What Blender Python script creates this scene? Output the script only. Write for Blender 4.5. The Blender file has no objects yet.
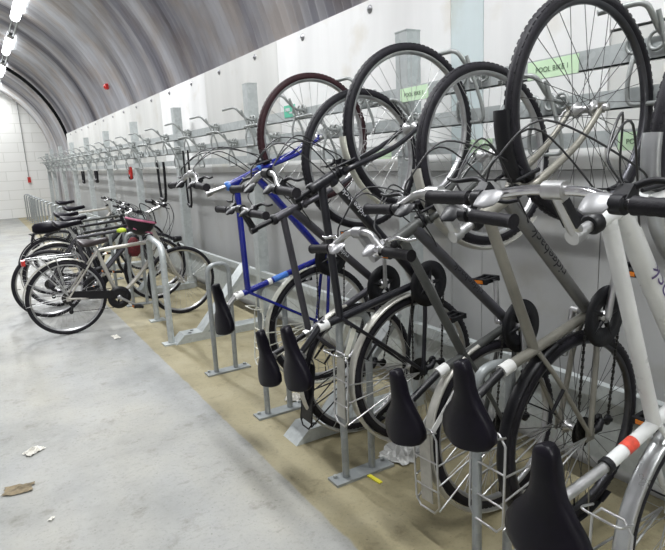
import bpy, bmesh, math, random
from mathutils import Vector, Matrix, Euler
random.seed(7)
C = bpy.context.scene.collection
sc = bpy.context.scene
V = Vector
PI = math.pi
sin, cos = math.sin, math.cos

# ------------------------------------------------------------------ camera
F_PX = 576.09
cam = bpy.data.cameras.new('camera')
cam_o = bpy.data.objects.new('camera', cam)
C.objects.link(cam_o)
cam.sensor_fit = 'HORIZONTAL'
cam.sensor_width = 36.0
cam.lens = 36.0 * F_PX / 665.0
cam.clip_start = 0.02
cam.clip_end = 200
yaw, pitch, roll = math.radians(31.07), math.radians(11.446), math.radians(-2.656)
f = V((sin(yaw) * cos(pitch), cos(yaw) * cos(pitch), -sin(pitch)))
r = V((cos(yaw), -sin(yaw), 0))
u = r.cross(f)
r2 = cos(roll) * r + sin(roll) * u
u2 = -sin(roll) * r + cos(roll) * u
M = Matrix(((r2.x, u2.x, -f.x), (r2.y, u2.y, -f.y), (r2.z, u2.z, -f.z)))
cam_o.matrix_world = Matrix.Translation((0, 0, 1.45)) @ M.to_4x4()
sc.camera = cam_o

# ------------------------------------------------------------------ world, exposure
w = bpy.data.worlds.new('world')
sc.world = w
w.use_nodes = True
bg = w.node_tree.nodes['Background']
bg.inputs[0].default_value = (0.9, 0.95, 1.0, 1)
bg.inputs[1].default_value = 0.008
sc.view_settings.view_transform = 'Standard'
sc.view_settings.look = 'None'
sc.view_settings.gamma = 1
sc.view_settings.use_curve_mapping = False
sc.view_settings.exposure = 0.12
LAMP_W = 140.0
LAMP_X, LAMP_Z = 0.95, 3.96
LAMP_Y = [17.2 - 3.25 * i for i in range(-1, 7)]  # first lamp, past the seen row, is added to brighten the end wall

# ------------------------------------------------------------------ helpers
class MB:
    """collects shapes, then links them as one mesh object"""
    def __init__(s):
        s.v = []; s.f = []; s.m = []; s.sm = []
    def add(s, vs, fs, mi=0, smooth=True):
        b = len(s.v)
        s.v.extend([tuple(x) for x in vs])
        for q in fs:
            s.f.append([b + i for i in q]); s.m.append(mi); s.sm.append(smooth)
        return s
    def box(s, c, d, rot=None, mi=0):
        c = V(c); hx, hy, hz = d[0] / 2, d[1] / 2, d[2] / 2
        vs = [V((x, y, z)) for x in (-hx, hx) for y in (-hy, hy) for z in (-hz, hz)]
        if rot is not None:
            R = rot if isinstance(rot, Matrix) else Euler(rot).to_matrix()
            vs = [R @ p for p in vs]
        vs = [p + c for p in vs]
        s.add(vs, [(0, 1, 3, 2), (4, 6, 7, 5), (0, 4, 5, 1), (2, 3, 7, 6), (0, 2, 6, 4), (1, 5, 7, 3)], mi, False)
        return s
    def beam(s, a, b, wd, hg, up=(0, 0, 1), mi=0):
        a, b = V(a), V(b); t = (b - a).normalized(); up = V(up)
        sd = t.cross(up).normalized(); up = sd.cross(t)
        R = Matrix((t, sd, up)).transposed()
        s.box((a + b) / 2, ((b - a).length, wd, hg), R, mi)
        return s
    def tube(s, pts, rad, n=10, mi=0, cap=True, closed=False, flat=1.0):
        pts = [V(p) for p in pts]
        k = len(pts)
        if not isinstance(rad, (list, tuple)): rad = [rad] * k
        ts = []
        for i in range(k):
            if closed: t = pts[(i + 1) % k] - pts[i - 1]
            elif i == 0: t = pts[1] - pts[0]
            elif i == k - 1: t = pts[-1] - pts[-2]
            else: t = (pts[i + 1] - pts[i]).normalized() + (pts[i] - pts[i - 1]).normalized()
            if t.length < 1e-9: t = V((0, 0, 1))
            ts.append(t.normalized())
        a = V((0, 1, 0)) if abs(ts[0].y) < .9 else V((1, 0, 0))
        nrm = (a - ts[0] * a.dot(ts[0])).normalized()
        vs = []
        for i in range(k):
            if i:
                nrm = nrm - ts[i] * nrm.dot(ts[i])
                if nrm.length < 1e-6: nrm = ts[i].orthogonal()
                nrm.normalize()
            bi = ts[i].cross(nrm)
            for j in range(n):
                q = 2 * PI * j / n
                vs.append(pts[i] + (nrm * cos(q) + bi * sin(q) * flat) * rad[i])
        fs = []
        rng = range(k if closed else k - 1)
        for i in rng:
            i2 = (i + 1) % k
            for j in range(n):
                j2 = (j + 1) % n
                fs.append((i * n + j, i * n + j2, i2 * n + j2, i2 * n + j))
        s.add(vs, fs, mi)
        if cap and not closed:
            s.add(vs[:n], [tuple(range(n))[::-1]], mi, False)
            s.add(vs[-n:], [tuple(range(n))], mi, False)
        return s
    def revolve(s, prof, c=(0, 0, 0), axis='y', n=32, mi=0, smooth=True, closed=False):
        """prof: list of (radius, offset along axis)"""
        c = V(c); k = len(prof); vs = []
        for (rr, o) in prof:
            for j in range(n):
                q = 2 * PI * j / n
                a, b = rr * cos(q), rr * sin(q)
                p = (a, o, b) if axis == 'y' else ((o, a, b) if axis == 'x' else (a, b, o))
                vs.append(c + V(p))
        fs = []
        for i in range(k if closed else k - 1):
            i2 = (i + 1) % k
            for j in range(n):
                j2 = (j + 1) % n
                fs.append((i * n + j, i2 * n + j, i2 * n + j2, i * n + j2))
        s.add(vs, fs, mi, smooth)
        return s
    def loft(s, rings, mi=0, cap=True, smooth=True):
        n = len(rings[0]); vs = [p for rg in rings for p in rg]
        fs = []
        for i in range(len(rings) - 1):
            for j in range(n):
                j2 = (j + 1) % n
                fs.append((i * n + j, i * n + j2, (i + 1) * n + j2, (i + 1) * n + j))
        s.add(vs, fs, mi, smooth)
        if cap:
            s.add(rings[0], [tuple(range(n))[::-1]], mi, smooth)
            s.add(rings[-1], [tuple(range(n))], mi, smooth)
        return s
    def mesh(s, name, mats):
        me = bpy.data.meshes.new(name)
        me.from_pydata(s.v, [], s.f)
        if not isinstance(mats, (list, tuple)): mats = [mats]
        for m_ in mats: me.materials.append(m_)
        me.polygons.foreach_set('material_index', s.m)
        me.polygons.foreach_set('use_smooth', s.sm)
        bm = bmesh.new(); bm.from_mesh(me)
        bmesh.ops.recalc_face_normals(bm, faces=bm.faces)
        bm.to_mesh(me); bm.free()
        me.update()
        return me
    def build(s, name, mats, parent=None, loc=(0, 0, 0)):
        return link(name, s.mesh(name, mats), parent, loc)

def link(name, me, parent=None, loc=(0, 0, 0), rot=(0, 0, 0)):
    o = bpy.data.objects.new(name, me)
    C.objects.link(o)
    o.location = loc; o.rotation_euler = rot
    if parent is not None: o.parent = parent
    return o

def tag(o, label, cat, group=None, kind=None):
    o['label'] = label; o['category'] = cat
    if group: o['group'] = group
    if kind: o['kind'] = kind
    return o

def struct(o):
    o['kind'] = 'structure'
    return o

def empty(name, loc=(0, 0, 0), rot=(0, 0, 0)):
    o = bpy.data.objects.new(name, None)
    C.objects.link(o); o.location = loc; o.rotation_euler = rot
    o.empty_display_size = .05
    return o

def copy_tree(o, parent=None):
    c = o.copy(); C.objects.link(c)
    if parent is not None: c.parent = parent
    for ch in list(o.children): copy_tree(ch, c)
    return c

def curve_pts(ctrl, n=8):
    """Catmull-Rom through control points"""
    P = [V(p) for p in ctrl]
    P = [P[0] * 2 - P[1]] + P + [P[-1] * 2 - P[-2]]
    out = []
    for i in range(1, len(P) - 2):
        for j in range(n):
            t = j / n
            a, b, c, d = P[i - 1], P[i], P[i + 1], P[i + 2]
            out.append(.5 * ((2 * b) + (c - a) * t + (2 * a - 5 * b + 4 * c - d) * t * t + (3 * b - a - 3 * c + d) * t ** 3))
    out.append(P[-2])
    return out

def bend(pts, rad, n=5):
    """polyline with rounded corners"""
    P = [V(p) for p in pts]
    out = [P[0]]
    for i in range(1, len(P) - 1):
        a, b, c = P[i - 1], P[i], P[i + 1]
        d1 = (a - b); d2 = (c - b)
        rr = min(rad, d1.length * .49, d2.length * .49)
        p, q = b + d1.normalized() * rr, b + d2.normalized() * rr
        for j in range(n + 1):
            t = j / n
            out.append((1 - t) ** 2 * p + 2 * t * (1 - t) * b + t * t * q)
    out.append(P[-1])
    return out

# ------------------------------------------------------------------ materials
def mat(name, col, rough=.5, metal=0, var=.0, vscale=20, bump=0, bscale=200, spec=None, col2=None, coat=0):
    m = bpy.data.materials.new(name); m.use_nodes = True
    nt = m.node_tree; b = nt.nodes['Principled BSDF']
    b.inputs['Base Color'].default_value = (*col, 1)
    b.inputs['Roughness'].default_value = rough
    b.inputs['Metallic'].default_value = metal
    if spec is not None: b.inputs['Specular IOR Level'].default_value = spec
    if coat: b.inputs['Coat Weight'].default_value = coat
    tc = nt.nodes.new('ShaderNodeTexCoord')
    if var or col2:
        n = nt.nodes.new('ShaderNodeTexNoise'); n.inputs['Scale'].default_value = vscale; n.inputs['Detail'].default_value = 4
        nt.links.new(tc.outputs['Object'], n.inputs['Vector'])
        cr = nt.nodes.new('ShaderNodeValToRGB')
        lo = col2 if col2 else tuple(c * (1 - var) for c in col)
        hi = col if col2 else tuple(min(1, c * (1 + var)) for c in col)
        cr.color_ramp.elements[0].position = .35; cr.color_ramp.elements[1].position = .65
        cr.color_ramp.elements[0].color = (*lo, 1); cr.color_ramp.elements[1].color = (*hi, 1)
        nt.links.new(n.outputs['Fac'], cr.inputs['Fac']); nt.links.new(cr.outputs['Color'], b.inputs['Base Color'])
        mr = nt.nodes.new('ShaderNodeMapRange')
        mr.inputs['To Min'].default_value = max(0, rough - .08); mr.inputs['To Max'].default_value = min(1, rough + .08)
        nt.links.new(n.outputs['Fac'], mr.inputs['Value']); nt.links.new(mr.outputs['Result'], b.inputs['Roughness'])
    if bump:
        n2 = nt.nodes.new('ShaderNodeTexNoise'); n2.inputs['Scale'].default_value = bscale
        nt.links.new(tc.outputs['Object'], n2.inputs['Vector'])
        bp = nt.nodes.new('ShaderNodeBump'); bp.inputs['Strength'].default_value = bump; bp.inputs['Distance'].default_value = .002
        nt.links.new(n2.outputs['Fac'], bp.inputs['Height']); nt.links.new(bp.outputs['Normal'], b.inputs['Normal'])
    return m

TYRE = mat('tyre_rubber', (.010, .009, .013), .55, spec=.3, var=.3, vscale=30, bump=.5, bscale=300)
TYRE_RED = mat('maroon_tyre_rubber', (.032, .010, .013), .55, spec=.3, var=.25, vscale=30)
ALU = mat('rim_alloy', (.50, .50, .51), .34, 1, var=.12, vscale=25)
DARKRIM = mat('dark_rim_alloy', (.10, .10, .11), .35, 1, var=.1, vscale=25)
SPOKE = mat('spoke_steel', (.50, .50, .50), .35, 1, var=.1, vscale=40)
DSPOKE = mat('dark_spoke_steel', (.10, .10, .10), .4, .7, var=.1, vscale=40)
CHROME = mat('polished_alloy', (.72, .72, .73), .16, 1, var=.04, vscale=30)
SILVER = mat('satin_alloy', (.55, .55, .55), .36, 1, var=.08, vscale=30)
STEELGREY = mat('grey_steel', (.34, .34, .35), .4, .9, var=.1, vscale=30)
BLACK = mat('black_plastic', (.006, .006, .008), .42, var=.2, vscale=40, spec=.35)
GRIP = mat('black_grip_rubber', (.008, .007, .010), .6, spec=.3, var=.2, vscale=60, bump=.4, bscale=250)
VINYL = mat('saddle_vinyl', (.0045, .0035, .0075), .40, var=.2, vscale=25, bump=.1, bscale=500, spec=.2)
BROWNVINYL = mat('brown_saddle_vinyl', (.035, .026, .028), .4, var=.2, vscale=25)
CABLE = mat('cable_sheath', (.015, .015, .017), .4, var=.1)
CHAIN = mat('oily_chain', (.05, .048, .045), .4, .8, var=.2, vscale=90)
BLUE = mat('blue_paint', (.006, .012, .20), .25, var=.12, vscale=14, coat=.5)
LBLUE = mat('light_blue_paint', (.05, .16, .5), .3, var=.1, vscale=14)
DGREY = mat('dark_grey_paint', (.055, .053, .062), .38, .25, var=.12, vscale=14)
NBLACK = mat('black_paint', (.010, .010, .014), .32, var=.15, vscale=14)
CHARC = mat('charcoal_paint', (.075, .078, .074), .36, .35, var=.12, vscale=14)
DTUBE = mat('graphite_paint', (.075, .075, .085), .36, .2, var=.12, vscale=14)
OLIVE = mat('olive_grey_paint', (.25, .24, .205), .36, .35, var=.1, vscale=14)
WHITE = mat('white_paint', (.66, .67, .66), .3, var=.05, vscale=14, coat=.3)
SILP = mat('silver_paint', (.5, .48, .44), .34, .55, var=.08, vscale=14)
WHITEPL = mat('white_plastic', (.72, .72, .70), .45, var=.04)
CREAM = mat('cream_plastic', (.60, .60, .52), .45, var=.08, vscale=25)
SMUD = mat('steel_mudguard', (.44, .45, .455), .3, .7, var=.1, vscale=16)
GMUD = mat('silver_mudguard', (.52, .51, .46), .34, .35, var=.1, vscale=16)
PLATE = mat('rack_sheet', (.40, .39, .35), .5, .3, var=.14, vscale=22)
RED = mat('red_plastic', (.45, .02, .015), .35, var=.1)
REDSTK = mat('red_sticker', (.62, .07, .04), .45, var=.15, vscale=80)
ORANGE = mat('orange_reflector', (.75, .22, .02), .25, var=.1)
INK = mat('dark_ink', (.006, .006, .01), .5, var=.05)
INKG = mat('green_ink', (.16, .24, .15), .6, var=.05)
INKW = mat('pale_ink', (.55, .56, .58), .45, var=.05)
PODGREY = mat('grey_pod_plastic', (.24, .24, .245), .4, .3, var=.1)
PURPLE = mat('purple_ink', (.10, .07, .18), .45, var=.1)
PINK = mat('pink_shell', (.42, .12, .2), .4, var=.1)
LIME = mat('lime_fabric', (.5, .65, .05), .6, var=.1)
LABEL = mat('green_label', (.64, .84, .58), .5, var=.05, vscale=12)
TEAL = mat('teal_label', (.10, .50, .33), .5, var=.08, vscale=12)
PAPER = mat('crumpled_paper', (.66, .64, .58), .8, var=.1, vscale=30)
BROWNP = mat('brown_leaf_litter', (.20, .16, .10), .85, var=.3, vscale=30)
YELLOW = mat('yellow_plastic', (.75, .68, .05), .5, var=.08)
BAG = mat('clear_plastic_bag', (.48, .48, .46), .25, var=.1, vscale=20)
BLOCK_TXT = None

def node_mat(name):
    m = bpy.data.materials.new(name); m.use_nodes = True
    nt = m.node_tree
    return m, nt, nt.nodes['Principled BSDF'], lambda t: nt.nodes.new('ShaderNode' + t), nt.links.new

def galvanised(name, dark, lite, rough=.42):
    m, nt, b, N, L = node_mat(name)
    tc = N('TexCoord'); vo = N('TexVoronoi'); vo.inputs['Scale'].default_value = 38
    no = N('TexNoise'); no.inputs['Scale'].default_value = 5; no.inputs['Detail'].default_value = 5
    mx = N('Mix'); mx.data_type = 'FLOAT'; mx.inputs['Factor'].default_value = .65
    sp = N('SeparateColor'); cr = N('ValToRGB')
    cr.color_ramp.elements[0].position = .2; cr.color_ramp.elements[1].position = .8
    cr.color_ramp.elements[0].color = (*dark, 1); cr.color_ramp.elements[1].color = (*lite, 1)
    L(tc.outputs['Object'], vo.inputs['Vector']); L(tc.outputs['Object'], no.inputs['Vector'])
    L(vo.outputs['Color'], sp.inputs['Color']); L(sp.outputs['Red'], mx.inputs['A']); L(no.outputs['Fac'], mx.inputs['B'])
    L(mx.outputs['Result'], cr.inputs['Fac']); L(cr.outputs['Color'], b.inputs['Base Color'])
    b.inputs['Metallic'].default_value = .25; b.inputs['Roughness'].default_value = rough
    return m
GALV = galvanised('galvanised_steel', (.40, .43, .43), (.54, .575, .57))
GALVD = galvanised('galvanised_wire', (.27, .285, .28), (.37, .39, .38), .38)

GALVH = galvanised('weathered_galvanised_tube', (.24, .26, .265), (.34, .36, .36), .4)

def floor_mat():
    m, nt, b, N, L = node_mat('concrete_floor')
    tc = N('TexCoord'); sx = N('SeparateXYZ'); L(tc.outputs['Object'], sx.inputs[0])
    def noise(s, d=6, ro=.6, sc_=None):
        n = N('TexNoise'); n.inputs['Scale'].default_value = s; n.inputs['Detail'].default_value = d; n.inputs['Roughness'].default_value = ro
        if sc_:
            mp = N('Mapping'); mp.inputs['Scale'].default_value = sc_
            L(tc.outputs['Object'], mp.inputs['Vector']); L(mp.outputs['Vector'], n.inputs['Vector'])
        else: L(tc.outputs['Object'], n.inputs['Vector'])
        return n
    def ramp(src, els):
        c = N('ValToRGB'); e = c.color_ramp.elements
        while len(e) < len(els): e.new(.5)
        for k, (p, col) in enumerate(els): e[k].position = p; e[k].color = (*col, 1)
        L(src, c.inputs['Fac']); return c
    def mix(a, bb, fac, mode='MIX'):
        x = N('Mix'); x.data_type = 'RGBA'; x.blend_type = mode
        L(a, x.inputs['A']); L(bb, x.inputs['B'])
        if isinstance(fac, float): x.inputs['Factor'].default_value = fac
        else: L(fac, x.inputs['Factor'])
        return x.outputs['Result']
    n1 = noise(1.6, 8, .62); n2 = noise(9, 6, .6); n3 = noise(1.0, 5, .6, (1.0, .35, 1))
    grey = ramp(n1.outputs['Fac'], [(.28, (.20, .207, .20)), (.5, (.285, .29, .282)), (.72, (.345, .345, .325))])
    warm = ramp(n3.outputs['Fac'], [(.42, (1, 1, 1)), (.62, (1.0, .965, .88))])
    g = mix(grey.outputs['Color'], warm.outputs['Color'], 1.0, 'MULTIPLY')
    beige = ramp(n1.outputs['Fac'], [(.28, (.19, .164, .088)), (.5, (.285, .25, .15)), (.72, (.345, .31, .205))])
    ed = N('MapRange'); ed.inputs['From Min'].default_value = 1.029; ed.inputs['From Max'].default_value = 1.041
    wv = noise(7, 4, .6); ad = N('Math'); ad.operation = 'MULTIPLY_ADD'; ad.inputs[1].default_value = .03
    L(wv.outputs['Fac'], ad.inputs[0]); L(sx.outputs['X'], ad.inputs[2])
    sb = N('Math'); sb.operation = 'SUBTRACT'; sb.inputs[1].default_value = .015
    L(ad.outputs[0], sb.inputs[0]); L(sb.outputs[0], ed.inputs['Value'])
    base = mix(g, beige.outputs['Color'], ed.outputs['Result'])
    sp = ramp(noise(6, 5, .75).outputs['Fac'], [(.56, (1, 1, 1)), (.70, (.70, .68, .64)), (.78, (.5, .48, .44))])
    base = mix(base, sp.outputs['Color'], 1.0, 'MULTIPLY')
    fine = ramp(noise(45, 3, .7).outputs['Fac'], [(.28, (.74, .74, .73)), (.45, (1.0, 1.0, 1.0)), (.62, (1.05, 1.05, 1.05)), (.72, (.55, .54, .52))])
    base = mix(base, fine.outputs['Color'], .75, 'MULTIPLY')
    # scuffed drag marks
    sc1 = ramp(noise(4.0, 4, .7, (1.0, 3.2, 1)).outputs['Fac'], [(.64, (1, 1, 1)), (.70, (.74, .73, .71)), (.76, (1, 1, 1))])
    base = mix(base, sc1.outputs['Color'], .8, 'MULTIPLY')
    L(base, b.inputs['Base Color'])
    b.inputs['Roughness'].default_value = .62
    bp = N('Bump'); bp.inputs['Strength'].default_value = .25; bp.inputs['Distance'].default_value = .004
    L(noise(60, 4, .6).outputs['Fac'], bp.inputs['Height']); L(bp.outputs['Normal'], b.inputs['Normal'])
    return m

def panel_mat(name, col, rough):
    m, nt, b, N, L = node_mat(name)
    tc = N('TexCoord'); mp = N('Mapping'); mp.inputs['Scale'].default_value = (3, 2.6, .32)
    n = N('TexNoise'); n.inputs['Scale'].default_value = 1.6; n.inputs['Detail'].default_value = 5
    n2 = N('TexNoise'); n2.inputs['Scale'].default_value = 3; n2.inputs['Detail'].default_value = 6
    L(tc.outputs['Object'], mp.inputs['Vector']); L(mp.outputs['Vector'], n.inputs['Vector']); L(tc.outputs['Object'], n2.inputs['Vector'])
    cr = N('ValToRGB'); e = cr.color_ramp.elements
    e[0].position = .3; e[1].position = .68
    e[0].color = (*[c * .86 for c in col], 1); e[1].color = (*col, 1)
    L(n.outputs['Fac'], cr.inputs['Fac'])
    cr2 = N('ValToRGB'); e = cr2.color_ramp.elements
    e[0].position = .60; e[1].position = .80; e[0].color = (1, 1, 1, 1); e[1].color = (.82, .78, .70, 1)
    L(n2.outputs['Fac'], cr2.inputs['Fac'])
    x = N('Mix'); x.data_type = 'RGBA'; x.blend_type = 'MULTIPLY'; x.inputs['Factor'].default_value = 1
    L(cr.outputs['Color'], x.inputs['A']); L(cr2.outputs['Color'], x.inputs['B'])
    L(x.outputs['Result'], b.inputs['Base Color']); b.inputs['Roughness'].default_value = rough
    return m

def vault_mat():
    m, nt, b, N, L = node_mat('corrugated_steel')
    tc = N('TexCoord'); mp = N('Mapping'); mp.inputs['Scale'].default_value = (.15, 1.0, .15)
    n = N('TexNoise'); n.inputs['Scale'].default_value = 1.15; n.inputs['Detail'].default_value = 6; n.inputs['Roughness'].default_value = .58
    L(tc.outputs['Object'], mp.inputs['Vector']); L(mp.outputs['Vector'], n.inputs['Vector'])
    cr = N('ValToRGB'); e = cr.color_ramp.elements
    for k, (p, c) in enumerate([(.30, (.11, .108, .128)), (.43, (.34, .34, .38)), (.54, (.60, .595, .61)), (.66, (.80, .815, .86))]):
        if k > 1: e.new(.5)
        e[k].position = p; e[k].color = (*c, 1)
    L(n.outputs['Fac'], cr.inputs['Fac'])
    n2 = N('TexNoise'); n2.inputs['Scale'].default_value = 2.2; n2.inputs['Detail'].default_value = 8
    L(tc.outputs['Object'], n2.inputs['Vector'])
    cr2 = N('ValToRGB'); e = cr2.color_ramp.elements
    e[0].position = .45; e[1].position = .66; e[0].color = (1, 1, 1, 1); e[1].color = (.86, .74, .62, 1)
    L(n2.outputs['Fac'], cr2.inputs['Fac'])
    x = N('Mix'); x.data_type = 'RGBA'; x.blend_type = 'MULTIPLY'; x.inputs['Factor'].default_value = .6
    L(cr.outputs['Color'], x.inputs['A']); L(cr2.outputs['Color'], x.inputs['B'])
    L(x.outputs['Result'], b.inputs['Base Color'])
    b.inputs['Roughness'].default_value = .36; b.inputs['Metallic'].default_value = .75
    return m

def block_mat():
    m, nt, b, N, L = node_mat('white_painted_block')
    tc = N('TexCoord'); mp = N('Mapping'); mp.inputs['Rotation'].default_value = (PI / 2, 0, 0)
    br = N('TexBrick'); br.inputs['Scale'].default_value = 1.0
    br.inputs['Brick Width'].default_value = .9; br.inputs['Row Height'].default_value = .30; br.inputs['Mortar Size'].default_value = .010
    br.inputs['Color1'].default_value = (.80, .80, .77, 1); br.inputs['Color2'].default_value = (.77, .77, .74, 1); br.inputs['Mortar'].default_value = (.64, .64, .60, 1)
    L(tc.outputs['Object'], mp.inputs['Vector']); L(mp.outputs['Vector'], br.inputs['Vector'])
    L(br.outputs['Color'], b.inputs['Base Color']); b.inputs['Roughness'].default_value = .7
    return m
FLOOR = floor_mat()
PANW = panel_mat('white_panel', (.90, .90, .89), .28)
PANL = panel_mat('shade_greyed_lower_panel', (.44, .445, .44), .34)  # greyer lower row, its colour darkened further for the dim light low down
PANG = panel_mat('grey_white_panel', (.70, .70, .675), .32)
PANB = panel_mat('blue_white_panel', (.70, .79, .80), .30)
PANS = mat('panel_joint', (.30, .30, .30), .6, var=.1)
VAULT = vault_mat()
VAULTD = mat('dark_joint_steel', (.04, .035, .045), .6, .2, var=.2, vscale=4)
BLOCK = block_mat()
def lamp_mat():
    m, nt, b, N, L = node_mat('lit_diffuser')
    b.inputs['Base Color'].default_value = (.9, .9, .9, 1)
    b.inputs['Emission Color'].default_value = (.95, .98, 1, 1); b.inputs['Emission Strength'].default_value = 9
    return m
LIT = lamp_mat()

# ------------------------------------------------------------------ setting
XW = 2.24           # panel face of the right hand wall
VC, VZ, VR = -.394, 1.723, 2.756   # vault axis and radius
fl = MB()
fl.add([(-3.2, -3, 0), (2.5, -3, 0), (2.5, 21.6, 0), (-3.2, 21.6, 0)], [(0, 1, 2, 3)], 0, False)
struct(fl.build('floor', FLOOR))

# corrugated vault: ridges run round the arch
def vault_profile(seg):
    pr = [(VC + VR, 0.0)]
    for i in range(seg + 1):
        a = PI * i / seg
        pr.append((VC + VR * cos(a), VZ + VR * sin(a)))
    pr.append((VC - VR, 0.0))
    return pr
def vault(y0, y1, pitch, amp, off=0.0):
    m_ = MB(); pr = vault_profile(40); n = len(pr)
    ys = []; y = y0; k = 0
    while y < y1 - 1e-6:
        ys.append((y, k)); y += pitch / 6; k += 1
    ys.append((y1, k))
    vs = []
    for (y, k) in ys:
        d = amp * cos(2 * PI * k / 6) + off
        for i, (x, z) in enumerate(pr):
            if i in (0, n - 1): nx, nz = (1 if i == 0 else -1), 0
            else:
                a = PI * (i - 1) / 40; nx, nz = cos(a), sin(a)
            vs.append((x + nx * d, y, z + nz * d))
    fs = []
    for k in range(len(ys) - 1):
        for i in range(n - 1):
            fs.append((k * n + i, k * n + i + 1, (k + 1) * n + i + 1, (k + 1) * n + i))
    m_.add(vs, fs)
    return m_
cv = vault(-2.5, 16.95, .105, .016)
ceil = struct(cv.build('ceiling', VAULT))
v2 = vault(17.35, 21.5, .1, .012, -.04)
o = v2.build('ceiling_end_section', VAULT, ceil)
gp = MB(); pr = vault_profile(40); n = len(pr)
for (ya, yb, dd) in ((16.95, 17.35, .16),):
    vs = [(VC + (x - VC) * (1 + dd / VR), y, VZ + (z - VZ) * (1 + dd / VR) if z > 0.01 else 0) for y in (ya, yb) for (x, z) in pr]
    gp.add(vs, [(i, i + 1, n + i + 1, n + i) for i in range(n - 1)])
gp.build('ceiling_joint', VAULTD, ceil)

# end wall and back wall
ew = MB(); ew.box((VC, 21.55, 2.3), (5.8, .1, 4.6)); struct(ew.build('wall_end', BLOCK))
bw = MB(); bw.box((VC, -2.55, 2.3), (5.8, .1, 4.6)); struct(bw.build('wall_back', BLOCK))

# panelled right wall with visible joints; bolts along the top edge
wl = MB()
PW = 1.74
edges = [17.0] + [7.91 + PW * k for k in range(5, -1, -1) if 7.91 + PW * k < 16.9] + [6.17, 4.43, 2.40, 2.17, 1.49, -.25, -2.5]
cols = {(7.91, 6.17): 0, (6.17, 4.43): 1, (4.43, 2.40): 0, (2.40, 2.17): 2, (2.17, 1.49): 0, (1.49, -.25): 1, (-.25, -2.5): 0}
for k in range(len(edges) - 1):
    a, b_ = edges[k], edges[k + 1]
    mi = cols.get((a, b_), 1)
    if (a, b_) == (1.49, -.25):
        wl.box((XW + .015, (a + b_) / 2, 2.15), (.03, a - b_ - .004, .50), mi=0)
        wl.box((XW + .022, (a + b_) / 2, 1.62), (.03, a - b_ - .004, .54), mi=1)
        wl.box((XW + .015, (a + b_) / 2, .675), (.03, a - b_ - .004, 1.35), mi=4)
    else:
        wl.box((XW + .015, (a + b_) / 2, 1.877), (.03, a - b_ - .005, 1.046), mi=mi)
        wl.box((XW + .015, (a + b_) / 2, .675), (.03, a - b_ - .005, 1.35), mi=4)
wl.box((XW + .045, 7.25, 1.19), (.02, 19.4, 2.38), mi=3)
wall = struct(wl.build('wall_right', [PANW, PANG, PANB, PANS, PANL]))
for y in [16.2 - .87 * k for k in range(17)]:
    b_ = MB(); b_.revolve([(0, -.014), (.012, -.012), (.016, 0), (.026, .0005), (.026, .006)], (0, 0, 0), 'x', 12)
    b_.build('bolt', STEELGREY, wall, (XW - .004, y - .03, 2.345))
# seam conduit hanging down the end wall, with a red end
cd = MB(); cd.tube([(-0.032, 0, 1.256), (0, 0, 0)], .013, 6)
cdo = cd.build('pull_cord', STEELGREY, None, (1.47, 21.46, 2.62))
tag(cdo, 'thin grey drop cable on the white end wall with a red end', 'cable')
cdo.location = (1.532, 21.44, 1.268)
h_ = MB(); h_.box((0, -.02, -.03), (.09, .06, .09)); h_.build('red_handle', RED, cdo)
cdo.scale = (1, 1, 2.0)

# lamps along the vault
def lamp(y, label):
    t = empty('ceiling_lamp', (LAMP_X, y, LAMP_Z), (0, math.radians(28), 0))
    tag(t, label, 'lamp', 'fluorescent lamps along the vault')
    b_ = MB(); b_.box((0, 0, .06), (.11, 1.5, .06)); b_.box((0, .55, .12), (.03, .03, .10)); b_.box((0, -.55, .12), (.03, .03, .10))
    b_.build('lamp_housing', WHITEPL, t)
    d = MB(); n = 10
    rings = []
    for yy, s_ in ((-.74, .7), (-.72, 1), (.72, 1), (.74, .7)):
        rings.append([V((.075 * s_ * cos(PI * j / (n - 1)), yy, .03 - .075 * s_ * sin(PI * j / (n - 1)))) for j in range(n)])
    d.loft(rings); d.build('lamp_diffuser', LIT, t)
    ld = bpy.data.lights.new('lamp_light', 'AREA'); ld.shape = 'RECTANGLE'; ld.size = .12; ld.size_y = 1.45
    ld.energy = LAMP_W * (.3 if y > 19 else 1.0 if y > 5 else .78); ld.color = (.97, .985, 1.0); ld.spread = PI
    lo = bpy.data.objects.new('lamp_light', ld); C.objects.link(lo); lo.parent = t; lo.location = (0, 0, -.06)
    return t
for i, y in enumerate(LAMP_Y):
    lamp(y, ['lit tube lamp lowest in the row at the left edge under the vault', 'lit tube lamp second from the end wall on the dark vault',
             'lit tube lamp cut by the top edge of the photo on the vault'][i - 1] if 0 <= i - 1 < 3 else 'lit tube lamp on the vault outside the view')
cn = MB(); cn.tube([(LAMP_X + .08, -2.3, LAMP_Z + .07), (LAMP_X + .08, 21.3, LAMP_Z + .07)], .02, 8)
cn.tube([(LAMP_X + .0, -2.3, LAMP_Z + .10), (LAMP_X + .0, 21.3, LAMP_Z + .10)], .014, 8)
tag(cn.build('lamp_conduit', GALV), 'grey conduit pair linking the tube lamps along the vault', 'conduit')
fd = MB(); fd.box((0, 0, 0), (.05, .09, .09)); fd.revolve([(.001, -.05), (.03, -.045), (.04, -.02)], (0, 0, 0), 'x', 12)
tag(fd.build('alarm_sounder', RED, None, (2.10, 10.5, 2.79)), 'small red sounder fixed on the curved metal vault', 'alarm')

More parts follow.
